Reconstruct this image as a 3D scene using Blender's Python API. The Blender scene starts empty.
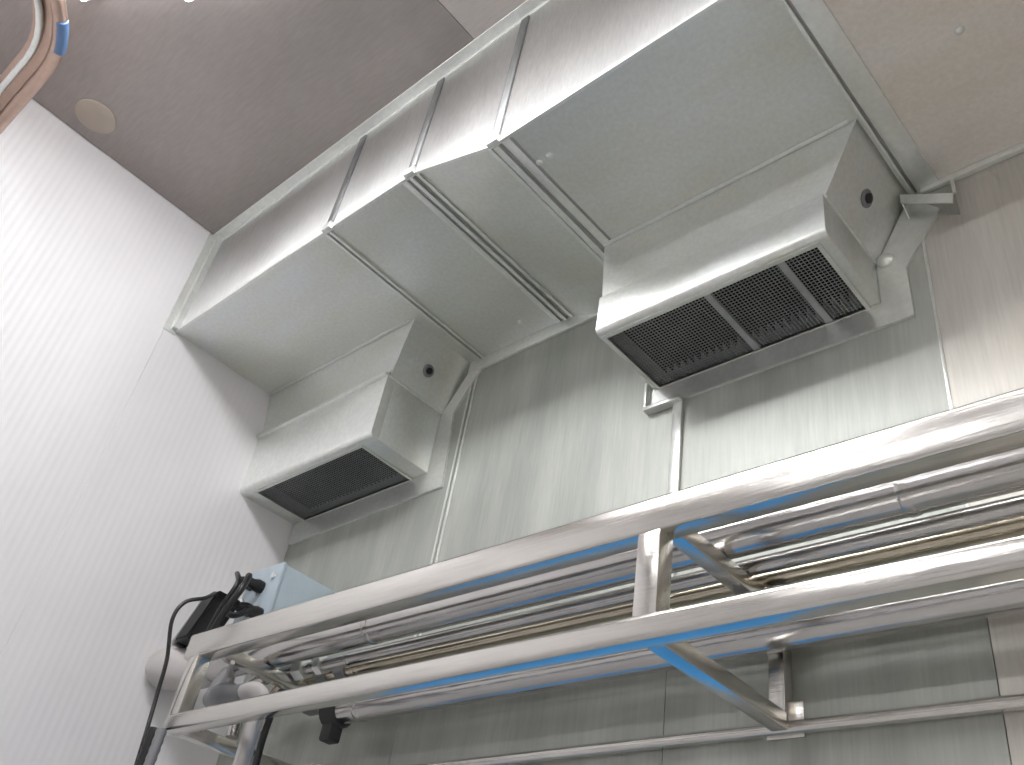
import bpy, bmesh, math, random
from mathutils import Vector, Matrix
random.seed(4)
SC = bpy.context.scene
COL = SC.collection
R = math.radians

# ------------------------------------------------------------------ camera
cam = bpy.data.cameras.new('camera'); cam_o = bpy.data.objects.new('camera', cam); COL.objects.link(cam_o)
cam.sensor_fit = 'HORIZONTAL'; cam.sensor_width = 36.0; cam.lens = 942.646 / 1024 * 36.0
cam.clip_start = 0.02; cam.clip_end = 60
RX = Vector((0.739656515065374, 0.6562449262640823, 0.14916714274261275))
RY = Vector((-0.3195249724513937, 0.5375192018573587, -0.7803697198216779))
RZ = Vector((-0.5922938727534514, 0.5295429202503583, 0.607266221612433))
m = Matrix.Identity(4)
for i in range(3):
    m[i][0] = RX[i]; m[i][1] = -RY[i]; m[i][2] = -RZ[i]
m.translation = Vector((3.3067, -1.875, 1.6))
cam_o.matrix_world = m
SC.camera = cam_o

# ------------------------------------------------------------------ world, exposure
w = bpy.data.worlds.new('world'); SC.world = w; w.use_nodes = True
w.node_tree.nodes['Background'].inputs[0].default_value = (0.6, 0.65, 0.7, 1)
w.node_tree.nodes['Background'].inputs[1].default_value = 0.05
vs = SC.view_settings
vs.view_transform = 'Standard'; vs.look = 'None'; vs.gamma = 1.0; vs.use_curve_mapping = False
vs.exposure = 0.65
LAMP = 17.0            # radiance of the fluorescent tubes' diffusers
# ------------------------------------------------------------------ sizes (metres; floor z=0, back wall y=0, left wall x=0)
H = 4.5036             # ceiling
B1, B2 = 3.9482, 3.8053  # the two underside levels of the duct
YF = -0.8217           # duct fascia plane
XA, XB, XR = 1.4758, 1.8500, 2.746
XE = 6.0; YE = -5.5    # far ends of the room

# ------------------------------------------------------------------ materials
def nodes(name):
    mt = bpy.data.materials.new(name); mt.use_nodes = True
    nt = mt.node_tree; b = nt.nodes['Principled BSDF']
    return mt, nt, b
def noise(nt, scale, stretch=(1, 1, 1), detail=4, rough=0.6):
    tc = nt.nodes.new('ShaderNodeTexCoord'); mp = nt.nodes.new('ShaderNodeMapping')
    mp.inputs['Scale'].default_value = stretch; mp.inputs['Location'].default_value = (3.173, 5.317, 7.771)
    nt.links.new(tc.outputs['Object'], mp.inputs['Vector'])
    n = nt.nodes.new('ShaderNodeTexNoise'); n.inputs['Scale'].default_value = scale
    n.inputs['Detail'].default_value = detail; n.inputs['Roughness'].default_value = rough
    nt.links.new(mp.outputs[0], n.inputs['Vector'])
    return n
def ramp(nt, src, stops):
    r = nt.nodes.new('ShaderNodeValToRGB')
    while len(r.color_ramp.elements) < len(stops): r.color_ramp.elements.new(0.5)
    for e, (p, c) in zip(r.color_ramp.elements, stops):
        e.position = p; e.color = (c[0], c[1], c[2], 1) if hasattr(c, '__len__') else (c, c, c, 1)
    nt.links.new(src, r.inputs[0])
    return r
def mixc(nt, a, b, mode='MULTIPLY', f=1.0):
    x = nt.nodes.new('ShaderNodeMix'); x.data_type = 'RGBA'; x.blend_type = mode
    x.inputs[0].default_value = f
    nt.links.new(a, x.inputs[6]); nt.links.new(b, x.inputs[7])
    return x.outputs[2]
def steel(name, col, rough=(0.3, 0.45), metallic=1.0, stretch=(1, 1, 1), grain=60, blot=2.2, bump=0.02, var=0.12, bstretch=(1, 1, 1), aniso=0.0, pair=None):
    mt, nt, b = nodes(name)
    b.inputs['Metallic'].default_value = metallic
    if aniso:                                                # upright brushing spreads highlights sideways
        b.inputs['Anisotropic'].default_value = aniso
        tg = nt.nodes.new('ShaderNodeTangent'); tg.direction_type = 'RADIAL'; tg.axis = 'Z'
        nt.links.new(tg.outputs[0], b.inputs['Tangent'])
    n1 = noise(nt, blot, bstretch, 5)                       # handling marks, oxide clouding
    n2 = noise(nt, grain, stretch, 3)                        # rolling grain
    lo = [c * (1 - var) for c in col]; hi = [min(1, c * (1 + var * 0.6)) for c in col]
    if pair: lo, hi = pair                                   # stained / clean tints of the sheet
    r1 = ramp(nt, n1.outputs[0], [(0.3, lo), (0.7, hi)])
    r2 = ramp(nt, n2.outputs[0], [(0.3, 0.9), (0.7, 1.0)])
    nt.links.new(mixc(nt, r1.outputs[0], r2.outputs[0]), b.inputs['Base Color'])
    mr = nt.nodes.new('ShaderNodeMapRange')
    mr.inputs['From Min'].default_value = 0.3; mr.inputs['From Max'].default_value = 0.7
    mr.inputs['To Min'].default_value = rough[0]; mr.inputs['To Max'].default_value = rough[1]
    nt.links.new(n1.outputs[0], mr.inputs['Value']); nt.links.new(mr.outputs[0], b.inputs['Roughness'])
    if bump:
        bp = nt.nodes.new('ShaderNodeBump'); bp.inputs['Strength'].default_value = bump * 10; bp.inputs['Distance'].default_value = 0.002
        nt.links.new(n2.outputs[0], bp.inputs['Height']); nt.links.new(bp.outputs[0], b.inputs['Normal'])
    return mt
def plain(name, col, rough=0.5, metallic=0.0, var=0.08, scale=6):
    mt, nt, b = nodes(name)
    n = noise(nt, scale)
    r = ramp(nt, n.outputs[0], [(0.3, [c * (1 - var) for c in col]), (0.7, [min(1, c * (1 + var)) for c in col])])
    nt.links.new(r.outputs[0], b.inputs['Base Color'])
    b.inputs['Roughness'].default_value = rough; b.inputs['Metallic'].default_value = metallic
    return mt
def lamp_mat(name, col, strength):
    mt, nt, b = nodes(name)
    b.inputs['Base Color'].default_value = (0.8, 0.8, 0.8, 1)
    b.inputs['Emission Color'].default_value = (*col, 1); b.inputs['Emission Strength'].default_value = strength
    return mt
def white_panel(name):
    mt, nt, b = nodes(name)
    n = noise(nt, 1.6, (1, 1, 0.5))
    r = ramp(nt, n.outputs[0], [(0.3, (0.76, 0.75, 0.76)), (0.7, (0.84, 0.83, 0.84))])
    nt.links.new(r.outputs[0], b.inputs['Base Color'])
    b.inputs['Roughness'].default_value = 0.32
    # shallow vertical ribs pressed into the sheet
    tc = nt.nodes.new('ShaderNodeTexCoord'); wv = nt.nodes.new('ShaderNodeTexWave')
    wv.bands_direction = 'Y'; wv.inputs['Scale'].default_value = 11; wv.inputs['Distortion'].default_value = 0
    nt.links.new(tc.outputs['Object'], wv.inputs['Vector'])
    bp = nt.nodes.new('ShaderNodeBump'); bp.inputs['Strength'].default_value = 0.12; bp.inputs['Distance'].default_value = 0.003
    nt.links.new(wv.outputs[0], bp.inputs['Height']); nt.links.new(bp.outputs[0], b.inputs['Normal'])
    return mt

M = {}
M['white'] = white_panel('white_wall_panel')
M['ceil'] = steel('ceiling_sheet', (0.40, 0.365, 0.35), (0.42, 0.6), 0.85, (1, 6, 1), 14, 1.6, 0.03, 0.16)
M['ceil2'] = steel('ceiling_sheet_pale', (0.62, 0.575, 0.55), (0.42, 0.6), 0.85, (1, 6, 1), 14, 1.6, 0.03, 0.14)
M['wall'] = steel('back_wall_sheet', (0.53, 0.55, 0.51), (0.52, 0.64), 0.8, (7, 7, 0.35), 20, 2.6, 0.03, 0.2, (2.4, 2.4, 0.45))
M['wall2'] = steel('back_wall_sheet_warm', (0.70, 0.68, 0.63), (0.52, 0.64), 0.8, (7, 7, 0.35), 20, 2.0, 0.03, 0.13, (2, 2, 0.5))
M['duct'] = steel('duct_sheet', (0.82, 0.84, 0.81), (0.32, 0.46), 0.72, (1, 1, 1), 70, 2.6, 0.03, 0.12, (0.7, 1.6, 1), 0.0, ((0.74, 0.745, 0.67), (0.80, 0.835, 0.84)))
M['ductw'] = steel('duct_sheet_warm', (0.92, 0.885, 0.84), (0.34, 0.5), 0.62, (1, 1, 1), 70, 2.6, 0.03, 0.12, (0.7, 1.6, 1), 0.0, ((0.84, 0.79, 0.72), (0.92, 0.89, 0.86)))
M['fascia'] = steel('fascia_sheet', (0.86, 0.87, 0.86), (0.51, 0.57), 1.0, (3, 3, 0.5), 40, 3.0, 0.05, 0.08, (1, 1, 0.6), 0.9)
M['strip'] = steel('bright_strip', (0.86, 0.88, 0.85), (0.30, 0.42), 0.7, (1, 1, 1), 50, 4, 0.02, 0.06)
M['cleat'] = steel('dull_cleat', (0.27, 0.275, 0.275), (0.4, 0.5), 0.9, (1, 1, 1), 50, 4, 0.02, 0.08)
M['seam_shade'] = steel('seam_shadow', (0.45, 0.455, 0.45), (0.4, 0.5), 0.9, (1, 1, 1), 50, 4, 0.02, 0.08)  # grey standing in for the shadow lines along the duct seams
M['rail'] = steel('rail_steel', (0.72, 0.70, 0.66), (0.17, 0.26), 1.0, (0.3, 6, 6), 30, 3, 0.02, 0.07)
M['pipe'] = steel('pipe_steel', (0.58, 0.565, 0.55), (0.14, 0.22), 1.0, (0.3, 6, 6), 30, 3, 0.02, 0.07)
M['pipeb'] = steel('pipe_steel_straw', (0.60, 0.54, 0.43), (0.16, 0.26), 1.0, (0.3, 6, 6), 30, 3, 0.02, 0.07)
M['brown'] = steel('warm_tube', (0.55, 0.40, 0.33), (0.3, 0.42), 0.85, (1, 1, 1), 30, 4, 0.02, 0.1)
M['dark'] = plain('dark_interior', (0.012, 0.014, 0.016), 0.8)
M['fin'] = plain('dark_fin', (0.012, 0.014, 0.015), 0.7)
M['wire'] = steel('mesh_wire', (0.46, 0.48, 0.49), (0.35, 0.45), 0.9, (1, 1, 1), 40, 5, 0, 0.1)
M['black'] = plain('black_rubber', (0.012, 0.012, 0.013), 0.38)
M['grey'] = plain('grey_plastic', (0.22, 0.22, 0.23), 0.45)
M['lgrey'] = plain('pale_grey_plastic', (0.5, 0.48, 0.47), 0.45)
M['box'] = plain('blue_grey_enamel', (0.40, 0.48, 0.54), 0.35)
M['beige'] = plain('beige_plastic', (0.44, 0.38, 0.32), 0.5)
M['blue'] = plain('blue_reflector', (0.06, 0.40, 0.95), 0.4)  # face of the unseen board added for blue reflections
M['blue_refl'] = plain('blue_reflection', (0.12, 0.22, 0.42), 0.45)  # tint of the reflection put on the curved rail
M['rubber'] = plain('worn_rubber', (0.035, 0.033, 0.032), 0.6)
M['floor'] = plain('grey_floor_coating', (0.68, 0.665, 0.645), 0.45)
M['lampw'] = plain('white_enamel', (0.8, 0.8, 0.8), 0.4)
M['glow'] = lamp_mat('lamp_diffuser', (0.97, 0.98, 1.0), LAMP)
M['glow_near'] = lamp_mat('lamp_diffuser_bright', (0.98, 0.98, 1.0), LAMP * 1.4)
M['glow_warm'] = lamp_mat('lamp_diffuser_warm', (1.0, 0.93, 0.84), LAMP)

# ------------------------------------------------------------------ mesh helpers (world coordinates)
def bx(bm, a, b, bev=0.0, seg=2):
    """axis-aligned box from corner a to corner b"""
    a = Vector(a); b = Vector(b)
    t = bmesh.new()
    g = bmesh.ops.create_cube(t, size=1)
    for v in t.verts:
        v.co = Vector(((a[i] + b[i]) / 2 + v.co[i] * abs(b[i] - a[i])) for i in range(3))
    if bev: bmesh.ops.bevel(t, geom=t.edges[:], offset=bev, segments=seg, affect='EDGES', profile=0.5)
    merge(bm, t)
def merge(bm, t):
    me = bpy.data.meshes.new('tmp'); t.to_mesh(me); t.free(); bm.from_mesh(me); bpy.data.meshes.remove(me)
def hull8(bm, lo, hi):
    """solid between two quads (4 corners each, same winding)"""
    vs_ = [bm.verts.new(p) for p in list(lo) + list(hi)]
    f = [(3, 2, 1, 0), (4, 5, 6, 7)] + [(i, (i + 1) % 4, (i + 1) % 4 + 4, i + 4) for i in range(4)]
    fs = [bm.faces.new([vs_[k] for k in q]) for q in f]
    bmesh.ops.recalc_face_normals(bm, faces=fs)
def prism(bm, pts, d):
    """polygon pts (3-D) extruded by vector d"""
    d = Vector(d); n = len(pts)
    a = [bm.verts.new(p) for p in pts]; b = [bm.verts.new(Vector(p) + d) for p in pts]
    fs = [bm.faces.new(a[::-1]), bm.faces.new(b)]
    for i in range(n): fs.append(bm.faces.new((a[i], a[(i + 1) % n], b[(i + 1) % n], b[i])))
    bmesh.ops.recalc_face_normals(bm, faces=fs)
def catmull(p, n=8):
    p = [Vector(q) for q in p]; out = []
    for i in range(len(p) - 1):
        p0 = p[max(i - 1, 0)]; p1 = p[i]; p2 = p[i + 1]; p3 = p[min(i + 2, len(p) - 1)]
        for k in range(n):
            t = k / n
            out.append(0.5 * (2 * p1 + (p2 - p0) * t + (2 * p0 - 5 * p1 + 4 * p2 - p3) * t * t + (3 * p1 - p0 - 3 * p2 + p3) * t ** 3))
    out.append(p[-1]); return out
def tube(bm, pts, r, n=14, caps=True):
    """round tube along pts; r a number or a list"""
    pts = [Vector(p) for p in pts]; rs = r if hasattr(r, '__len__') else [r] * len(pts)
    rings = []; up = None
    for i, p in enumerate(pts):
        t = (pts[min(i + 1, len(pts) - 1)] - pts[max(i - 1, 0)])
        t = t.normalized() if t.length > 1e-9 else Vector((1, 0, 0))
        if up is None:
            up = Vector((0, 0, 1)) if abs(t.z) < 0.9 else Vector((1, 0, 0))
        up = (up - t * up.dot(t)).normalized(); s = t.cross(up)
        rings.append([bm.verts.new(p + (up * math.cos(2 * math.pi * k / n) + s * math.sin(2 * math.pi * k / n)) * rs[i]) for k in range(n)])
    fs = []
    for a, b in zip(rings, rings[1:]):
        for k in range(n): fs.append(bm.faces.new((a[k], a[(k + 1) % n], b[(k + 1) % n], b[k])))
    if caps: fs.append(bm.faces.new(rings[0][::-1])); fs.append(bm.faces.new(rings[-1]))
    bmesh.ops.recalc_face_normals(bm, faces=fs)
def sweep(bm, pts, prof):
    """sweep closed profile (lateral, vertical) along a path in a horizontal plane"""
    pts = [Vector(p) for p in pts]; rings = []
    for i, p in enumerate(pts):
        t = (pts[min(i + 1, len(pts) - 1)] - pts[max(i - 1, 0)]); t.z = 0; t.normalize()
        s = Vector((-t.y, t.x, 0))
        rings.append([bm.verts.new(p + s * a + Vector((0, 0, b))) for a, b in prof])
    n = len(prof); fs = []
    for a, b in zip(rings, rings[1:]):
        for k in range(n): fs.append(bm.faces.new((a[k], a[(k + 1) % n], b[(k + 1) % n], b[k])))
    fs.append(bm.faces.new(rings[0][::-1])); fs.append(bm.faces.new(rings[-1]))
    bmesh.ops.recalc_face_normals(bm, faces=fs)

def origin_of(o):
    v = Vector((0, 0, 0))
    while o is not None: v = v + o.location; o = o.parent
    return v
def obj(name, bm, mat, parent=None, smooth=False, label=None, kind=None, loc=None):
    """link bm (world coordinates) as ONE mesh object"""
    off = origin_of(parent) if parent else Vector((0, 0, 0))
    if loc is not None: off = Vector(loc)
    bmesh.ops.translate(bm, verts=bm.verts[:], vec=-off)
    me = bpy.data.meshes.new(name); bm.to_mesh(me); bm.free()
    if smooth:
        me.polygons.foreach_set('use_smooth', [True] * len(me.polygons))
        me.set_sharp_from_angle(angle=R(38))
    me.materials.append(M[mat]); o = bpy.data.objects.new(name, me); COL.objects.link(o)
    if parent: o.parent = parent
    elif loc is not None: o.location = off
    if label: o['label'] = label
    if kind: o['kind'] = kind
    return o
def thing(name, label, cat, loc, group=None):
    o = bpy.data.objects.new(name, None); o.empty_display_size = 0.1; COL.objects.link(o)
    o.location = loc; o['label'] = label; o['category'] = cat
    if group: o['group'] = group
    return o
def tag(o, label, cat, group=None):
    o['label'] = label; o['category'] = cat
    if group: o['group'] = group
    return o
def boxpart(name, a, b, mat, parent=None, bev=0.0, label=None, kind=None, seg=2):
    bm = bmesh.new(); bx(bm, a, b, bev, seg); return obj(name, bm, mat, parent, bev > 0, label, kind)

# ================================================================== the room
boxpart('floor', (-0.2, YE - 0.2, -0.15), (XE + 0.2, 0.2, 0), 'floor', kind='structure')
wl = boxpart('wall_left', (-0.2, YE - 0.2, 0), (-0.02, 0.2, H + 0.2), 'white', kind='structure')
wb = boxpart('wall_back', (-0.02, 0.02, 0), (XE + 0.02, 0.2, H + 0.2), 'wall', kind='structure')
boxpart('wall_right', (XE, YE - 0.2, 0), (XE + 0.2, 0.02, H + 0.2), 'white', kind='structure')
boxpart('wall_front', (-0.02, YE - 0.2, 0), (XE, YE, H + 0.2), 'white', kind='structure')
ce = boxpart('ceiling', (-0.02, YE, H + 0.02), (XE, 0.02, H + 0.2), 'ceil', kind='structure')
# left wall: tall white sheets with fine joints
ys = [0.02, -0.872, -2.072, -3.272, -4.472, YE]
for a, b in zip(ys, ys[1:]):
    boxpart('panel', (-0.02, b + 0.0004, 0), (0.0, a - 0.0004, H), 'white', wl, 0.0004, seg=1)
# back wall: steel sheets
xs = [0.0, 0.985, 1.976, 2.742, 3.75, 4.75, XE]
for i, (a, b) in enumerate(zip(xs, xs[1:])):
    boxpart('panel', (a + 0.0007, 0.0, 0), (b - 0.0007, 0.02, H), 'wall2' if i > 2 else 'wall', wb, 0.001, seg=1)
# ceiling sheets run towards the duct; one is paler
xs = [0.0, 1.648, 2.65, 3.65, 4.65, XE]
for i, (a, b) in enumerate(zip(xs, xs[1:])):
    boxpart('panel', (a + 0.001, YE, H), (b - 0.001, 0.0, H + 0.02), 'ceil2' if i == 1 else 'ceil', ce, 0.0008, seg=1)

# cover strips over the joints of the back wall
def cover(x0, x1, z0, z1, n, t=0.008):
    bm = bmesh.new(); bx(bm, (x0, -t, z0), (x1, 0, z1), 0.002)
    o = obj('trim_%d' % n, bm, 'strip', None, True); o['kind'] = 'structure'
cover(1.957, 1.991, 2.56, 3.36, 1, 0.012)
cover(0.975, 0.985, 2.56, 3.89, 2, 0.006)
cover(0.998, 1.008, 2.56, 3.89, 3, 0.005)
cover(2.738, 2.746, 2.56, 3.62, 4, 0.004)

# ================================================================== lamps on the ceiling
def batten(x0, x1, y0, y1, label, mat='glow', group='white ceiling battens'):
    t = thing('ceiling_light', label, 'light', ((x0 + x1) / 2, (y0 + y1) / 2, H), group)
    boxpart('housing', (x0, y0, H - 0.05), (x1, y1, H), 'lampw', t, 0.006)
    boxpart('diffuser', (x0 + 0.008, y0 + 0.008, H - 0.085), (x1 - 0.008, y1 - 0.008, H - 0.05), mat, t, 0.012)
    return t
batten(0.655, 1.86, -1.97, -1.815, 'ceiling light above the curved rail, lit corner at the top left edge', 'glow_near')
batten(0.97, 2.10, -1.735, -1.58, 'ceiling light with one lit corner at the top edge, left of the pale ceiling sheet', 'glow_near')
batten(2.25, 3.25, -1.62, -1.47, 'ceiling light just above the frame, close to the duct fascia')
batten(3.4, 4.6, -1.85, -1.70, 'ceiling light out of frame on the right, warm white', 'glow_warm')
batten(0.9, 2.1, -3.75, -3.6, 'ceiling light behind the camera on the left')
batten(2.5, 3.7, -3.75, -3.6, 'ceiling light behind the camera in the middle')
batten(4.2, 5.4, -3.75, -3.6, 'ceiling light behind the camera on the right', 'glow_warm')

# ================================================================== the duct along the ceiling
T = 0.004
duct = thing('air_duct', 'long stainless steel ceiling duct stepping down along the top of the back wall', 'duct', (1.8, -0.4, B2))
# underside sheets
for a, b in ((0.0, 1.0122), (1.0122, XA)):
    bm = bmesh.new(); bx(bm, (a, YF, B1), (b, 0, B1 + T)); obj('bottom_panel', bm, 'duct', duct)
bm = bmesh.new(); hull8(bm, [(XA, YF, B1), (XB, YF, B2), (XB, 0, B2), (XA, 0, B1)], [(XA, YF, B1 + T), (XB, YF, B2 + T), (XB, 0, B2 + T), (XA, 0, B1 + T)])
obj('sloped_panel', bm, 'duct', duct)
for a, b in ((XB, XR), (XR, 3.9), (3.9, XE)):
    bm = bmesh.new(); bx(bm, (a, YF, B2), (b, 0, B2 + T)); obj('bottom_panel', bm, 'ductw' if a >= XR else 'duct', duct)
# fascia sheets
for poly in ([(0, B1), (1.03, B1), (1.03, H), (0, H)], [(1.03, B1), (XA - 0.02, B1), (XA - 0.02, H), (1.03, H)],
             [(XA - 0.02, B1), (XA, B1), (XB, B2), (XB, H), (XA - 0.02, H)], [(XB, B2), (3.3, B2), (3.3, H), (XB, H)], [(3.3, B2), (XE, B2), (XE, H), (3.3, H)]):
    bm = bmesh.new(); prism(bm, [(x, YF - 0.003, z) for x, z in poly], (0, 0.003, 0)); obj('fascia_panel', bm, 'fascia', duct)
# dull joint cleats on the fascia, with bright folded ends
for x, z in ((1.025, B1), (XA - 0.02, B1 + 0.0), (XB + 0.012, B2)):
    wd = 0.017
    jc = boxpart('joint_cleat', (x - wd, YF - 0.012, z + 0.02), (x + wd, YF - 0.003, H - 0.03), 'cleat', duct, 0.002)
    boxpart('cleat_end', (x - 0.022, YF - 0.020, z - 0.006), (x + 0.022, YF - 0.002, z + 0.024), 'strip', jc, 0.003)
# bright folded edge along the bottom of the fascia
bm = bmesh.new()
for p, q in (((0, B1), (XA, B1)), ((XA, B1), (XB, B2)), ((XB, B2), (XE, B2))):
    prism(bm, [(p[0], YF - 0.006, p[1] - 0.003), (q[0], YF - 0.006, q[1] - 0.003), (q[0], YF - 0.006, q[1] + 0.009), (p[0], YF - 0.006, p[1] + 0.009)], (0, 0.010, 0))
obj('folded_edge', bm, 'strip', duct)
# raised seams across the underside, with grey strips painting their shadow lines
def seam(x, z, wd, h=0.006, mat='strip', name='seam_strip'):
    boxpart(name, (x - wd / 2, YF + 0.004, z - h), (x + wd / 2, -0.005, z), mat, duct, 0.002)
seam(1.005, B1, 0.012); seam(1.030, B1, 0.010, 0.010)
for x in (1.017, 1.436, 1.464): seam(x, B1, 0.007, 0.002, 'seam_shade')  # thin grey strips, shade of the seam gaps put in as colour
for x in (XB + 0.028, XB + 0.068, XR + 0.0015): seam(x, B2, 0.007, 0.002, 'seam_shade')
seam(1.420, B1, 0.022, 0.006); seam(1.452, B1, 0.014, 0.009)
def slope_strip(x0, x1, h):
    zz = lambda x: B1 + (B2 - B1) * (x - XA) / (XB - XA)
    bm = bmesh.new()
    prism(bm, [(x0, YF + 0.004, zz(x0)), (x1, YF + 0.004, zz(x1)), (x1, YF + 0.004, zz(x1) - h), (x0, YF + 0.004, zz(x0) - h)], (0, -YF - 0.01, 0))
    obj('seam_strip', bm, 'strip', duct)
slope_strip(XA + 0.004, XA + 0.016, 0.008)
slope_strip(XB - 0.022, XB - 0.006, 0.006)
seam(XB + 0.012, B2, 0.020, 0.009); seam(XB + 0.05, B2, 0.028, 0.004)
seam(XR - 0.008, B2, 0.010, 0.012); seam(XR + 0.036, B2, 0.062, 0.007, 'strip', 'cover_strip')
seam(3.9, B2, 0.04)
# trims
bm = bmesh.new(); bx(bm, (0, -0.866, H - 0.004), (XE, YF, H), 0.001, 1); bx(bm, (0, -0.829, H - 0.022), (XE, YF - 0.001, H - 0.004), 0.001, 1)
obj('ceiling_trim', bm, 'strip', duct)
bm = bmesh.new(); bx(bm, (0, -0.880, B1 - 0.02), (0.005, YF - 0.002, H - 0.004), 0.001, 1); bx(bm, (0, YF - 0.028, B1), (0.03, YF - 0.003, H - 0.004), 0.001, 1)
obj('end_trim', bm, 'strip', duct)
bm = bmesh.new(); bx(bm, (0.955, -0.014, B1 - 0.058), (XB, 0, B1), 0.003)
obj('wall_trim', bm, 'strip', duct, True)
bm = bmesh.new(); bx(bm, (2.76, -0.018, B2 - 0.022), (XE, 0, B2), 0.003)
obj('wall_trim', bm, 'strip', duct, True)
# screw heads and a pimple or two on the underside
for x, y, z in ((1.29, -0.09, B1), (3.03, -0.42, B2), (1.93, -0.70, B2), (1.97, -0.70, B2)):
    bm = bmesh.new(); tube(bm, [(x, y, z), (x, y, z - 0.004), (x, y, z - 0.007)], [0.012, 0.011, 0.005], 10); obj('screw_head', bm, 'strip', duct, True)

# ================================================================== vent boxes under the duct
def vent(label, x0, xt, x1, ztop, zmid, zbot, yt, y0, g, bars, ridge):
    """x0 left; xt right end of the collar at the duct; x1 right end of the body; y0 front plane; g grille opening (x0,x1,y0,y1)"""
    t = thing('vent_box', label, 'vent', ((x0 + x1) / 2, -0.15, zbot), 'vent boxes hanging under the duct')
    bm = bmesh.new()
    hull8(bm, [(x0, y0, zmid), (x1, y0, zmid), (x1, -0.001, zmid), (x0, -0.001, zmid)], [(x0, yt, ztop), (xt, yt, ztop), (xt, -0.001, ztop), (x0, -0.001, ztop)])
    obj('collar', bm, 'duct', t)
    # body: hollow, four sheets with a rounded front lip
    bm = bmesh.new(); gx0, gx1, gy0, gy1 = g
    r = 0.02; pr = [(y0 - 0.012, zmid), (y0 - 0.012, zbot + r)]
    for k in range(1, 7):
        a = math.pi / 2 * k / 6
        pr.append((y0 - 0.012 + r - r * math.cos(a), zbot + r - r * math.sin(a)))
    pr += [(gy0, zbot), (gy0, zmid)]
    prism(bm, [(x0, y, z) for y, z in pr], (x1 - x0, 0, 0))
    obj('front_sheet', bm, 'strip' if ridge else 'duct', t, True)
    boxpart('side_sheet', (gx1, gy0, zbot), (x1, gy1, zmid), 'duct', t, 0.003)
    boxpart('side_sheet', (x0, gy0, zbot), (gx0, gy1, zmid), 'duct', t, 0.003)
    boxpart('back_sheet', (x0, gy1, zbot), (x1, -0.001, zmid), 'duct', t, 0.0)
    # grille frame lip
    bm = bmesh.new(); e = 0.012
    for a, b in (((gx0 - e, gy0 - e), (gx1 + e, gy0)), ((gx0 - e, gy1), (gx1 + e, min(gy1 + e, -0.001))), ((gx0 - e, gy0), (gx0, gy1)), ((gx1, gy0), (gx1 + e, gy1))):
        bx(bm, (a[0], a[1], zbot - 0.004), (b[0], b[1], zbot + 0.01))
    gf = obj('grille_frame', bm, 'duct', t)
    # dark fins deep inside
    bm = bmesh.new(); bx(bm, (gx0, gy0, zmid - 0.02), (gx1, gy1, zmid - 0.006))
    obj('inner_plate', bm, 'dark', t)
    bm = bmesh.new(); k = gx0 + 0.02
    while k < gx1 - 0.01: bx(bm, (k, gy0, zbot + 0.045), (k + 0.003, gy1, zmid - 0.02)); k += 0.025
    obj('fin_pack', bm, 'fin', t, kind='stuff')
    bm = bmesh.new(); k = gx0 + 0.006; dz = zbot + 0.004; wd = 0.0020
    while k < gx1: bx(bm, (k, gy0, dz), (k + wd, gy1, dz + wd)); k += 0.0108
    k = gy0 + 0.006
    while k < gy1: bx(bm, (gx0, k, dz + wd), (gx1, k + wd, dz + 2 * wd)); k += 0.0108
    obj('wire_grille', bm, 'wire', gf, kind='stuff')
    for x in bars: boxpart('cross_bar', (x - 0.011, gy0, zbot), (x + 0.011, gy1, zbot + 0.004), 'wire', gf, 0.001)
    # side seam between collar and body, front ridge, sealant line at the duct
    boxpart('side_seam', (x1 - 0.002, y0, zmid - 0.004), (x1 + 0.006, -0.002, zmid + 0.006), 'strip', t, 0.002)
    if ridge:
        boxpart('front_ridge', (x0, y0 - 0.026, zmid - 0.006), (x1 + 0.002, y0, zmid + 0.008), 'strip', t, 0.003)
        boxpart('front_ridge', (x0, y0 - 0.010, zmid + 0.016), (x1 + 0.004, y0 + 0.002, zmid + 0.024), 'strip', t, 0.002)
        boxpart('ridge_gap', (x0 + 0.002, y0 - 0.004, zmid + 0.0085), (x1 + 0.001, y0 + 0.001, zmid + 0.0155), 'cleat', t)
    bm = bmesh.new(); bx(bm, (x0 + 0.005, yt - 0.014, ztop - 0.007), (xt - 0.02, yt, ztop), 0.003)
    obj('sealant_bead', bm, 'strip', t, True)
    # dark plug with a ring in the sloping side
    f = 0.45; zc = zmid + (ztop - zmid) * f; xc = x1 + (xt - x1) * f; yc = -0.16
    nrm = Vector((ztop - zmid, 0, -(xt - x1))).normalized(); c = Vector((xc, yc, zc))
    bm = bmesh.new(); tube(bm, [c, c + nrm * 0.003, c + nrm * 0.006], [0.026, 0.026, 0.022], 16); ring = obj('plug_ring', bm, 'grey', t, True)
    bm = bmesh.new(); tube(bm, [c + nrm * 0.003, c + nrm * 0.012, c + nrm * 0.014], [0.015, 0.014, 0.008], 14); obj('side_plug', bm, 'black', ring, True, 'black plug')
    return t
vl = vent('shorter steel vent box in the corner against the white left wall', 0.0, 0.95, 0.845, B1, 3.73, 3.452, -0.325, -0.29, (0.085, 0.752, -0.262, -0.012), (), True)
vr = vent('longer steel vent box on the right with two bars across its dark grille', 1.885, 2.725, 2.612, B2, 3.585, 3.44, -0.325, -0.305, (1.905, 2.572, -0.285, -0.012), (2.245, 2.468), False)
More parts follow.
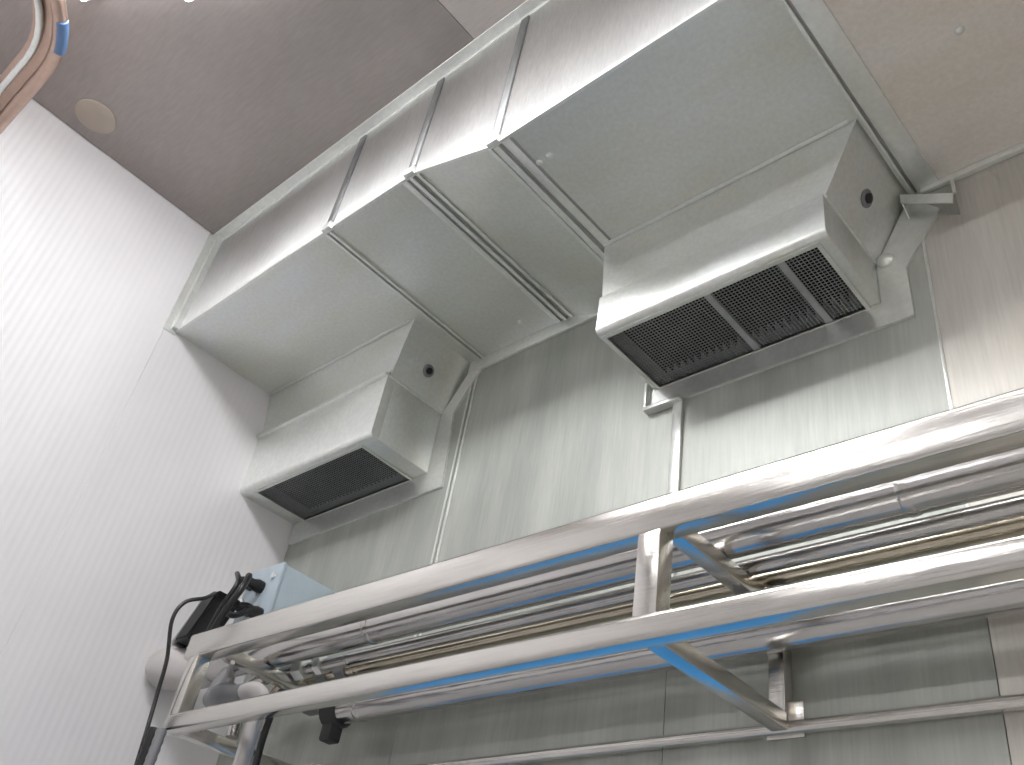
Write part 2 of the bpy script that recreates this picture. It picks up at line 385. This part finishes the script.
# flat flanges that close the vent boxes to the back wall
def flange(parent, segs):
    for pts in segs:
        bm = bmesh.new(); prism(bm, [(x, -0.010, z) for x, z in pts], (0, 0.010, 0)); obj('wall_flange', bm, 'strip', parent)
flange(vl, [[(0.95, 3.89), (0.95, B1), (1.02, B1 - 0.06), (0.915, 3.715), (0.845, 3.735)],
            [(0.846, 3.735), (0.915, 3.715), (0.945, 3.365), (0.846, 3.452)],
            [(0.0, 3.452), (0.846, 3.452), (0.945, 3.365), (0.02, 3.352)]])
flange(vr, [[(2.725, 3.79), (2.80, 3.70), (2.69, 3.535), (2.613, 3.585)],
            [(2.613, 3.585), (2.69, 3.535), (2.692, 3.36), (2.613, 3.44)],
            [(1.865, 3.44), (2.613, 3.44), (2.692, 3.36), (1.865, 3.365)]])
bm = bmesh.new(); bx(bm, (1.858, -0.03, 3.36), (1.868, 0, 3.46), 0.002); obj('flange_lip', bm, 'strip', vr, True)
bm = bmesh.new(); bx(bm, (1.858, -0.03, 3.352), (1.99, 0, 3.366), 0.002); obj('flange_lip', bm, 'strip', vr, True)
bm = bmesh.new(); tube(bm, [(2.64, -0.006, 3.585), (2.64, -0.018, 3.585), (2.64, -0.026, 3.585)], [0.026, 0.024, 0.012], 14); obj('bolt_head', bm, 'strip', vr, True)

# small bent-sheet bracket right of the longer vent box
br = thing('wall_bracket', 'small triangular bent-steel bracket on the back wall right of the longer vent box', 'bracket', (2.78, 0, 3.72))
bm = bmesh.new(); prism(bm, [(2.715, -0.05, 3.772), (2.85, -0.05, 3.690), (2.845, -0.05, 3.655), (2.715, -0.05, 3.737)], (0, 0.004, 0)); obj('strap', bm, 'strip', br)
bm = bmesh.new(); prism(bm, [(2.85, -0.05, 3.690), (2.858, -0.05, 3.690), (2.85, -0.018, 3.782), (2.842, -0.018, 3.782)], (0.0, 0.006, 0)); obj('brace', bm, 'strip', br)
bm = bmesh.new(); prism(bm, [(2.716, -0.048, 3.772), (2.716, -0.048, 3.737), (2.716, 0, 3.70), (2.716, 0, 3.772)], (0.004, 0, 0)); obj('end_plate', bm, 'duct', br)
bm = bmesh.new(); prism(bm, [(2.72, 0, 3.735), (2.845, 0, 3.655), (2.842, 0, 3.782), (2.73, 0, 3.782)], (0, -0.004, 0)); obj('back_plate', bm, 'wall', br)

# ================================================================== pipe rack on the back wall
ZT, ZL, YR = 2.594, 2.353, -0.538
rack = thing('pipe_rack', 'welded stainless steel pipe rack running along the back wall', 'rack', (2.3, -0.27, 2.34))
boxpart('top_rail', (0.545, YR, 2.553), (XE - 0.4, YR + 0.055, 2.634), 'rail', rack, 0.009, seg=3)
boxpart('bottom_rail', (0.575, YR, 2.326), (XE - 0.4, YR + 0.05, 2.380), 'rail', rack, 0.013, seg=4)
for x in (0.607, 2.297, 4.0):
    boxpart('post', (x - 0.028, YR + 0.002, 2.372), (x + 0.028, YR + 0.05, 2.556), 'rail', rack, 0.005)
    boxpart('upper_arm', (x - 0.02, YR + 0.05, 2.582), (x + 0.02, -0.03, 2.622), 'rail', rack, 0.004)
    boxpart('lower_arm', (x - 0.02, YR + 0.045, 2.328), (x + 0.02, -0.03, 2.368), 'rail', rack, 0.004)
    if x > 1: boxpart('wall_post', (x - 0.02, -0.04, 2.33), (x + 0.02, 0, 2.66), 'rail', rack, 0.004)
    wp = boxpart('wall_plate', (x - 0.045, -0.006, 2.32), (x + 0.045, 0, 2.40), 'rail', rack, 0.002)
    bm = bmesh.new(); bx(bm, (x - 0.035, -0.17, 2.545), (x + 0.035, -0.04, 2.584), 0.004); obj('pipe_clamp', bm, 'cleat', rack, True)
    for dz in (0.025, 0.055):
        bm = bmesh.new(); tube(bm, [(x - 0.033, -0.006, 2.33 + dz), (x - 0.033, -0.016, 2.33 + dz)], 0.009, 6); obj('bolt', bm, 'strip', wp)
bm = bmesh.new(); tube(bm, [(0.54, YR + 0.028, 2.594), (0.546, YR + 0.028, 2.594)], 0.026, 4); obj('end_cap', bm, 'rail', rack)
# rail along the wall at the foot of the rack
wr = boxpart('wall_rail', (0.02, -0.030, 2.325), (XE - 0.3, 0, 2.352), 'rail', None, 0.011, seg=4)
tag(wr, 'narrow horizontal steel rail fixed to the back wall below the pipe rack', 'rail')

# ================================================================== pipes lying in the rack
def pipe(label, x0, x1, y, z, r, mat, joints=(), cap=None):
    t = thing('steel_pipe', label, 'pipe', ((x0 + x1) / 2, y, z), 'pipes in the rack')
    bm = bmesh.new(); tube(bm, [(x0, y, z), (x1, y, z)], r, 28); obj('tube', bm, mat, t, True)
    for j in joints:
        bm = bmesh.new(); tube(bm, [(j - 0.012, y, z), (j - 0.008, y, z), (j + 0.008, y, z), (j + 0.012, y, z)], [r * 1.0, r * 1.05, r * 1.05, r * 1.0], 28); obj('weld_collar', bm, mat, t, True)
    return t
p1 = pipe('thickest pipe, shiny, on the upper arms behind the top rail', 0.11, 5.5, -0.272, 2.667, 0.045, 'pipe', (1.12, 2.72))
p2 = pipe('thin grey pipe just behind the thickest pipe', 0.45, 5.5, -0.178, 2.642, 0.02, 'pipe', (0.9,))
p3 = pipe('thin straw-coloured pipe nearest the wall on the upper arms', 0.5, 5.5, -0.115, 2.642, 0.02, 'pipeb', (0.86,))
p4 = pipe('medium pipe clamped below the upper arms close to the back wall', 0.80, 5.5, -0.118, 2.505, 0.04, 'pipe', (0.95,))
# domed end of the thickest pipe at the left wall
bm = bmesh.new(); tube(bm, [(0.0, -0.345, 2.672), (0.02, -0.345, 2.672), (0.05, -0.34, 2.672), (0.09, -0.32, 2.67), (0.14, -0.292, 2.668), (0.20, -0.275, 2.667), (0.26, -0.272, 2.667)], [0.045, 0.066, 0.074, 0.075, 0.07, 0.06, 0.047], 24)
obj('domed_end', bm, 'lgrey', p1, True, 'dull grey swollen pipe end')
# dark rubber clamp at the end of the medium pipe
bm = bmesh.new(); tube(bm, [(0.785, -0.118, 2.505), (0.80, -0.118, 2.505), (0.85, -0.118, 2.505), (0.86, -0.118, 2.505)], [0.03, 0.052, 0.052, 0.044], 20); ec = obj('end_clamp', bm, 'rubber', p4, True, 'black rubber end clamp')
bm = bmesh.new(); bx(bm, (0.80, -0.145, 2.41), (0.85, -0.095, 2.465), 0.008); obj('clamp_foot', bm, 'rubber', ec, True, 'black clamp foot')
# couplings and valves at the left ends of the thin pipes
def hexnut(bm, x, y, z, r, ln): tube(bm, [(x - ln / 2, y, z), (x + ln / 2, y, z)], r, 6)
for x, r, ln in ((0.66, 0.034, 0.05), (0.76, 0.030, 0.03)):
    bm = bmesh.new(); hexnut(bm, x, -0.178, 2.642, r, ln); obj('union_nut', bm, 'strip', p2)
bm = bmesh.new(); tube(bm, catmull([(0.46, -0.178, 2.642), (0.40, -0.178, 2.635), (0.36, -0.178, 2.60), (0.355, -0.178, 2.53), (0.36, -0.178, 2.45)], 6), 0.022, 14); obj('bend', bm, 'pipe', p2, True)
for x in (0.70, 0.80):
    bm = bmesh.new(); hexnut(bm, x, -0.115, 2.642, 0.031, 0.04); obj('union_nut', bm, 'grey', p3)
bm = bmesh.new(); tube(bm, catmull([(0.51, -0.115, 2.642), (0.46, -0.115, 2.632), (0.43, -0.115, 2.59), (0.43, -0.115, 2.48)], 6), 0.021, 14); obj('bend', bm, 'pipeb', p3, True)
vv = thing('valve', 'small dull valve with lever on the pipe ends behind the left post', 'valve', (0.55, -0.40, 2.50))
bm = bmesh.new(); tube(bm, [(0.47, -0.36, 2.50), (0.50, -0.36, 2.50), (0.53, -0.36, 2.50), (0.58, -0.36, 2.50), (0.61, -0.36, 2.50), (0.66, -0.36, 2.50)], [0.028, 0.03, 0.042, 0.042, 0.03, 0.026], 18); vb = obj('body', bm, 'grey', vv, True)
bm = bmesh.new(); tube(bm, [(0.555, -0.36, 2.54), (0.555, -0.36, 2.565)], 0.012, 10); tube(bm, [(0.55, -0.36, 2.565), (0.60, -0.40, 2.568), (0.66, -0.43, 2.568)], [0.012, 0.009, 0.007], 8); obj('lever', bm, 'lgrey', vb, True)
bm = bmesh.new(); tube(bm, catmull([(0.66, -0.36, 2.50), (0.72, -0.36, 2.50), (0.775, -0.36, 2.46), (0.79, -0.37, 2.36), (0.79, -0.37, 2.20)], 6), 0.024, 14); obj('drain_pipe', bm, 'lgrey', vv, True)
bm = bmesh.new(); tube(bm, catmull([(0.47, -0.36, 2.50), (0.43, -0.34, 2.52), (0.40, -0.31, 2.58), (0.39, -0.29, 2.63)], 6), 0.022, 14); obj('inlet_pipe', bm, 'grey', vv, True)
# grey hoses and a black cable hanging below the bottom rail
def hose(label, pts, r, mat, cat='hose', name='hose', group=None):
    bm = bmesh.new(); tube(bm, catmull(pts, 8), r, 12)
    c = bm.verts[:][0].co.copy()
    o = obj(name, bm, mat, None, True, loc=pts[-1]); tag(o, label, cat, group); return o
hose('pale grey hose hanging below the bottom rail, left of the black cable', [(0.83, -0.40, 2.40), (0.86, -0.43, 2.41), (0.885, -0.44, 2.38), (0.90, -0.44, 2.31), (0.92, -0.44, 2.2)], 0.017, 'lgrey')
hose('short black cable hanging below the bottom rail beside the grey hoses', [(0.93, -0.38, 2.43), (0.965, -0.42, 2.44), (0.985, -0.44, 2.40), (0.975, -0.44, 2.30), (0.985, -0.44, 2.18)], 0.010, 'black', 'cable', 'hanging_cable')

# ================================================================== junction box, plug and cables in the corner
jb = thing('junction_box', 'blue-grey junction box on the back wall in the left corner', 'box', (0.35, -0.12, 2.77))
boxpart('body', (0.245, -0.240, 2.775), (0.455, 0.0, 3.045), 'box', jb, 0.004)
boxpart('lid', (0.240, -0.254, 2.770), (0.460, -0.240, 3.050), 'box', jb, 0.005)
for x, z in ((0.29, 2.99), (0.36, 2.965), (0.33, 2.88), (0.41, 2.85)):
    bm = bmesh.new(); tube(bm, [(x, -0.252, z), (x, -0.275, z), (x, -0.30, z - 0.004), (x, -0.315, z - 0.006)], [0.024, 0.024, 0.018, 0.012], 12); obj('cable_gland', bm, 'black', jb, True, 'black gland')
for x, z in ((0.42, 3.00), (0.255, 2.93)):
    bm = bmesh.new(); tube(bm, [(x, -0.252, z), (x, -0.262, z)], 0.012, 10); obj('screw', bm, 'strip', jb, True)
# black plug resting on the thickest pipe
ad = thing('power_adapter', 'black ribbed power adapter leaning on the pipe near the left post', 'adapter', (0.16, -0.33, 2.746))
def slab(dx0, dx1, y0, y1):
    bm = bmesh.new(); hull8(bm, [(0.10 + dx0, y0, 2.746), (0.10 + dx1, y0, 2.746), (0.10 + dx1, y1, 2.746), (0.10 + dx0, y1, 2.746)],
                            [(0.255 + dx0, y0 - 0.02, 2.885), (0.255 + dx1, y0 - 0.02, 2.885), (0.255 + dx1, y1 - 0.02, 2.885), (0.255 + dx0, y1 - 0.02, 2.885)])
    bmesh.ops.bevel(bm, geom=bm.edges[:], offset=0.006, segments=2, affect='EDGES'); return bm
obj('case', slab(0.02, 0.11, -0.39, -0.29), 'black', ad, True)
for k, mt in ((-0.030, 'lgrey'), (-0.012, 'grey'), (0.004, 'black')):
    obj('rib', slab(k, k + 0.012, -0.375, -0.30), mt, ad, True, 'grey rib' if mt != 'black' else None)
hose('thick black cable arching from the junction box over to the adapter', [(0.36, -0.316, 2.96), (0.44, -0.36, 2.945), (0.49, -0.395, 2.875), (0.455, -0.41, 2.785), (0.42, -0.41, 2.71), (0.41, -0.405, 2.65)], 0.012, 'black', 'cable', 'cable')
hose('second black cable from the junction box, lying closer to its lid', [(0.29, -0.316, 2.984), (0.37, -0.37, 2.965), (0.455, -0.40, 2.895), (0.425, -0.412, 2.80), (0.39, -0.412, 2.70)], 0.009, 'black', 'cable', 'cable')
hose('black cable loop between two glands low on the junction box', [(0.33, -0.31, 2.872), (0.36, -0.36, 2.83), (0.42, -0.36, 2.80), (0.43, -0.33, 2.82), (0.41, -0.31, 2.843)], 0.011, 'black', 'cable', 'cable')
cc = thing('long_cable', 'long thin black cable looping down past the left post', 'cable', (0.53, -0.57, 2.2))
bm = bmesh.new(); tube(bm, catmull([(0.27, -0.37, 2.895), (0.40, -0.44, 2.85), (0.53, -0.531, 2.765), (0.53, -0.59, 2.724), (0.53, -0.609, 2.655), (0.53, -0.578, 2.54), (0.53, -0.566, 2.43), (0.55, -0.565, 2.32), (0.57, -0.565, 2.20)], 8), 0.0065, 10); obj('cord', bm, 'black', cc, True)
pts = [(0.575, -0.553, 2.33 - 0.012 * k) for k in range(16)]
bm = bmesh.new(); tube(bm, pts, [0.020 if k % 2 else 0.017 for k in range(16)], 12); obj('sleeve', bm, 'black', cc, True)
bm = bmesh.new(); tube(bm, [(0.617, -0.553, 2.325 - 0.012 * k) for k in range(16)], [0.016 if k % 2 else 0.014 for k in range(16)], 12); obj('sleeve', bm, 'grey', cc, True, 'grey sleeve')

# ================================================================== curved overhead rail, top left
ra = thing('curved_rail', 'curved double steel rail hanging under the ceiling in the top left corner', 'rail', (0.5, -1.80, 4.2))
ZR = 4.2
def path(yc, r):                       # straight from the left wall, then bending into the room
    cx, cy = 0.50, yc - r
    p = [(0.0, yc, ZR), (0.15, yc, ZR), (0.30, yc, ZR)]
    for k in range(0, 13):
        a = R(90 - 7.5 * k); p.append((cx + r * math.cos(a), cy + r * math.sin(a), ZR))
    p.append((cx + r, YE + 0.3, ZR)); return p
bm = bmesh.new(); tube(bm, path(-1.785, 0.50), 0.024, 14); obj('outer_tube', bm, 'brown', ra, True, 'brownish outer tube')
bm = bmesh.new(); tube(bm, path(-1.853, 0.435), 0.012, 12); obj('inner_tube', bm, 'strip', ra, True, 'bright inner tube')
bm = bmesh.new(); sweep(bm, path(-1.83, 0.46), [(-0.05, 0.012), (0.03, 0.012), (0.03, 0.018), (-0.05, 0.018)]); obj('web', bm, 'brown', ra)
for x, y in ((0.25, -1.83),):
    boxpart('hanger', (x - 0.008, y - 0.008, ZR + 0.015), (x + 0.008, y + 0.008, H), 'rail', ra)
arc = [(0.50 + 0.508 * math.cos(R(a)), -2.285 + 0.508 * math.sin(R(a)), ZR - 0.006) for a in (75, 72, 69, 66, 63, 60)]  # blue reflection on the outer tube, built as a coloured band
bm = bmesh.new(); tube(bm, arc, 0.021, 12); obj('reflection_band', bm, 'blue_refl', ra, True, 'blue reflection on the outer tube, modelled as a band')

# ================================================================== round cover plate on the ceiling
bm = bmesh.new(); tube(bm, [(0.150, -1.540, H), (0.150, -1.540, H - 0.006), (0.150, -1.540, H - 0.010)], [0.082, 0.082, 0.074], 40)
o = obj('cover_plate', bm, 'beige', None, True, loc=(0.15, -1.54, H)); tag(o, 'round beige cover plate on the ceiling beside the left wall', 'plate')

# unseen blue board added under the rack so the rails and pipes mirror it
bm = bmesh.new(); bx(bm, (0.85, -0.012, 0.9), (2.3, 0.0, 2.17), 0.003)
o = obj('reflector_board', bm, 'blue', None, True, loc=(1.4, 0, 0.9)); tag(o, 'unseen blue board added under the pipe rack to mirror in its rails', 'board')
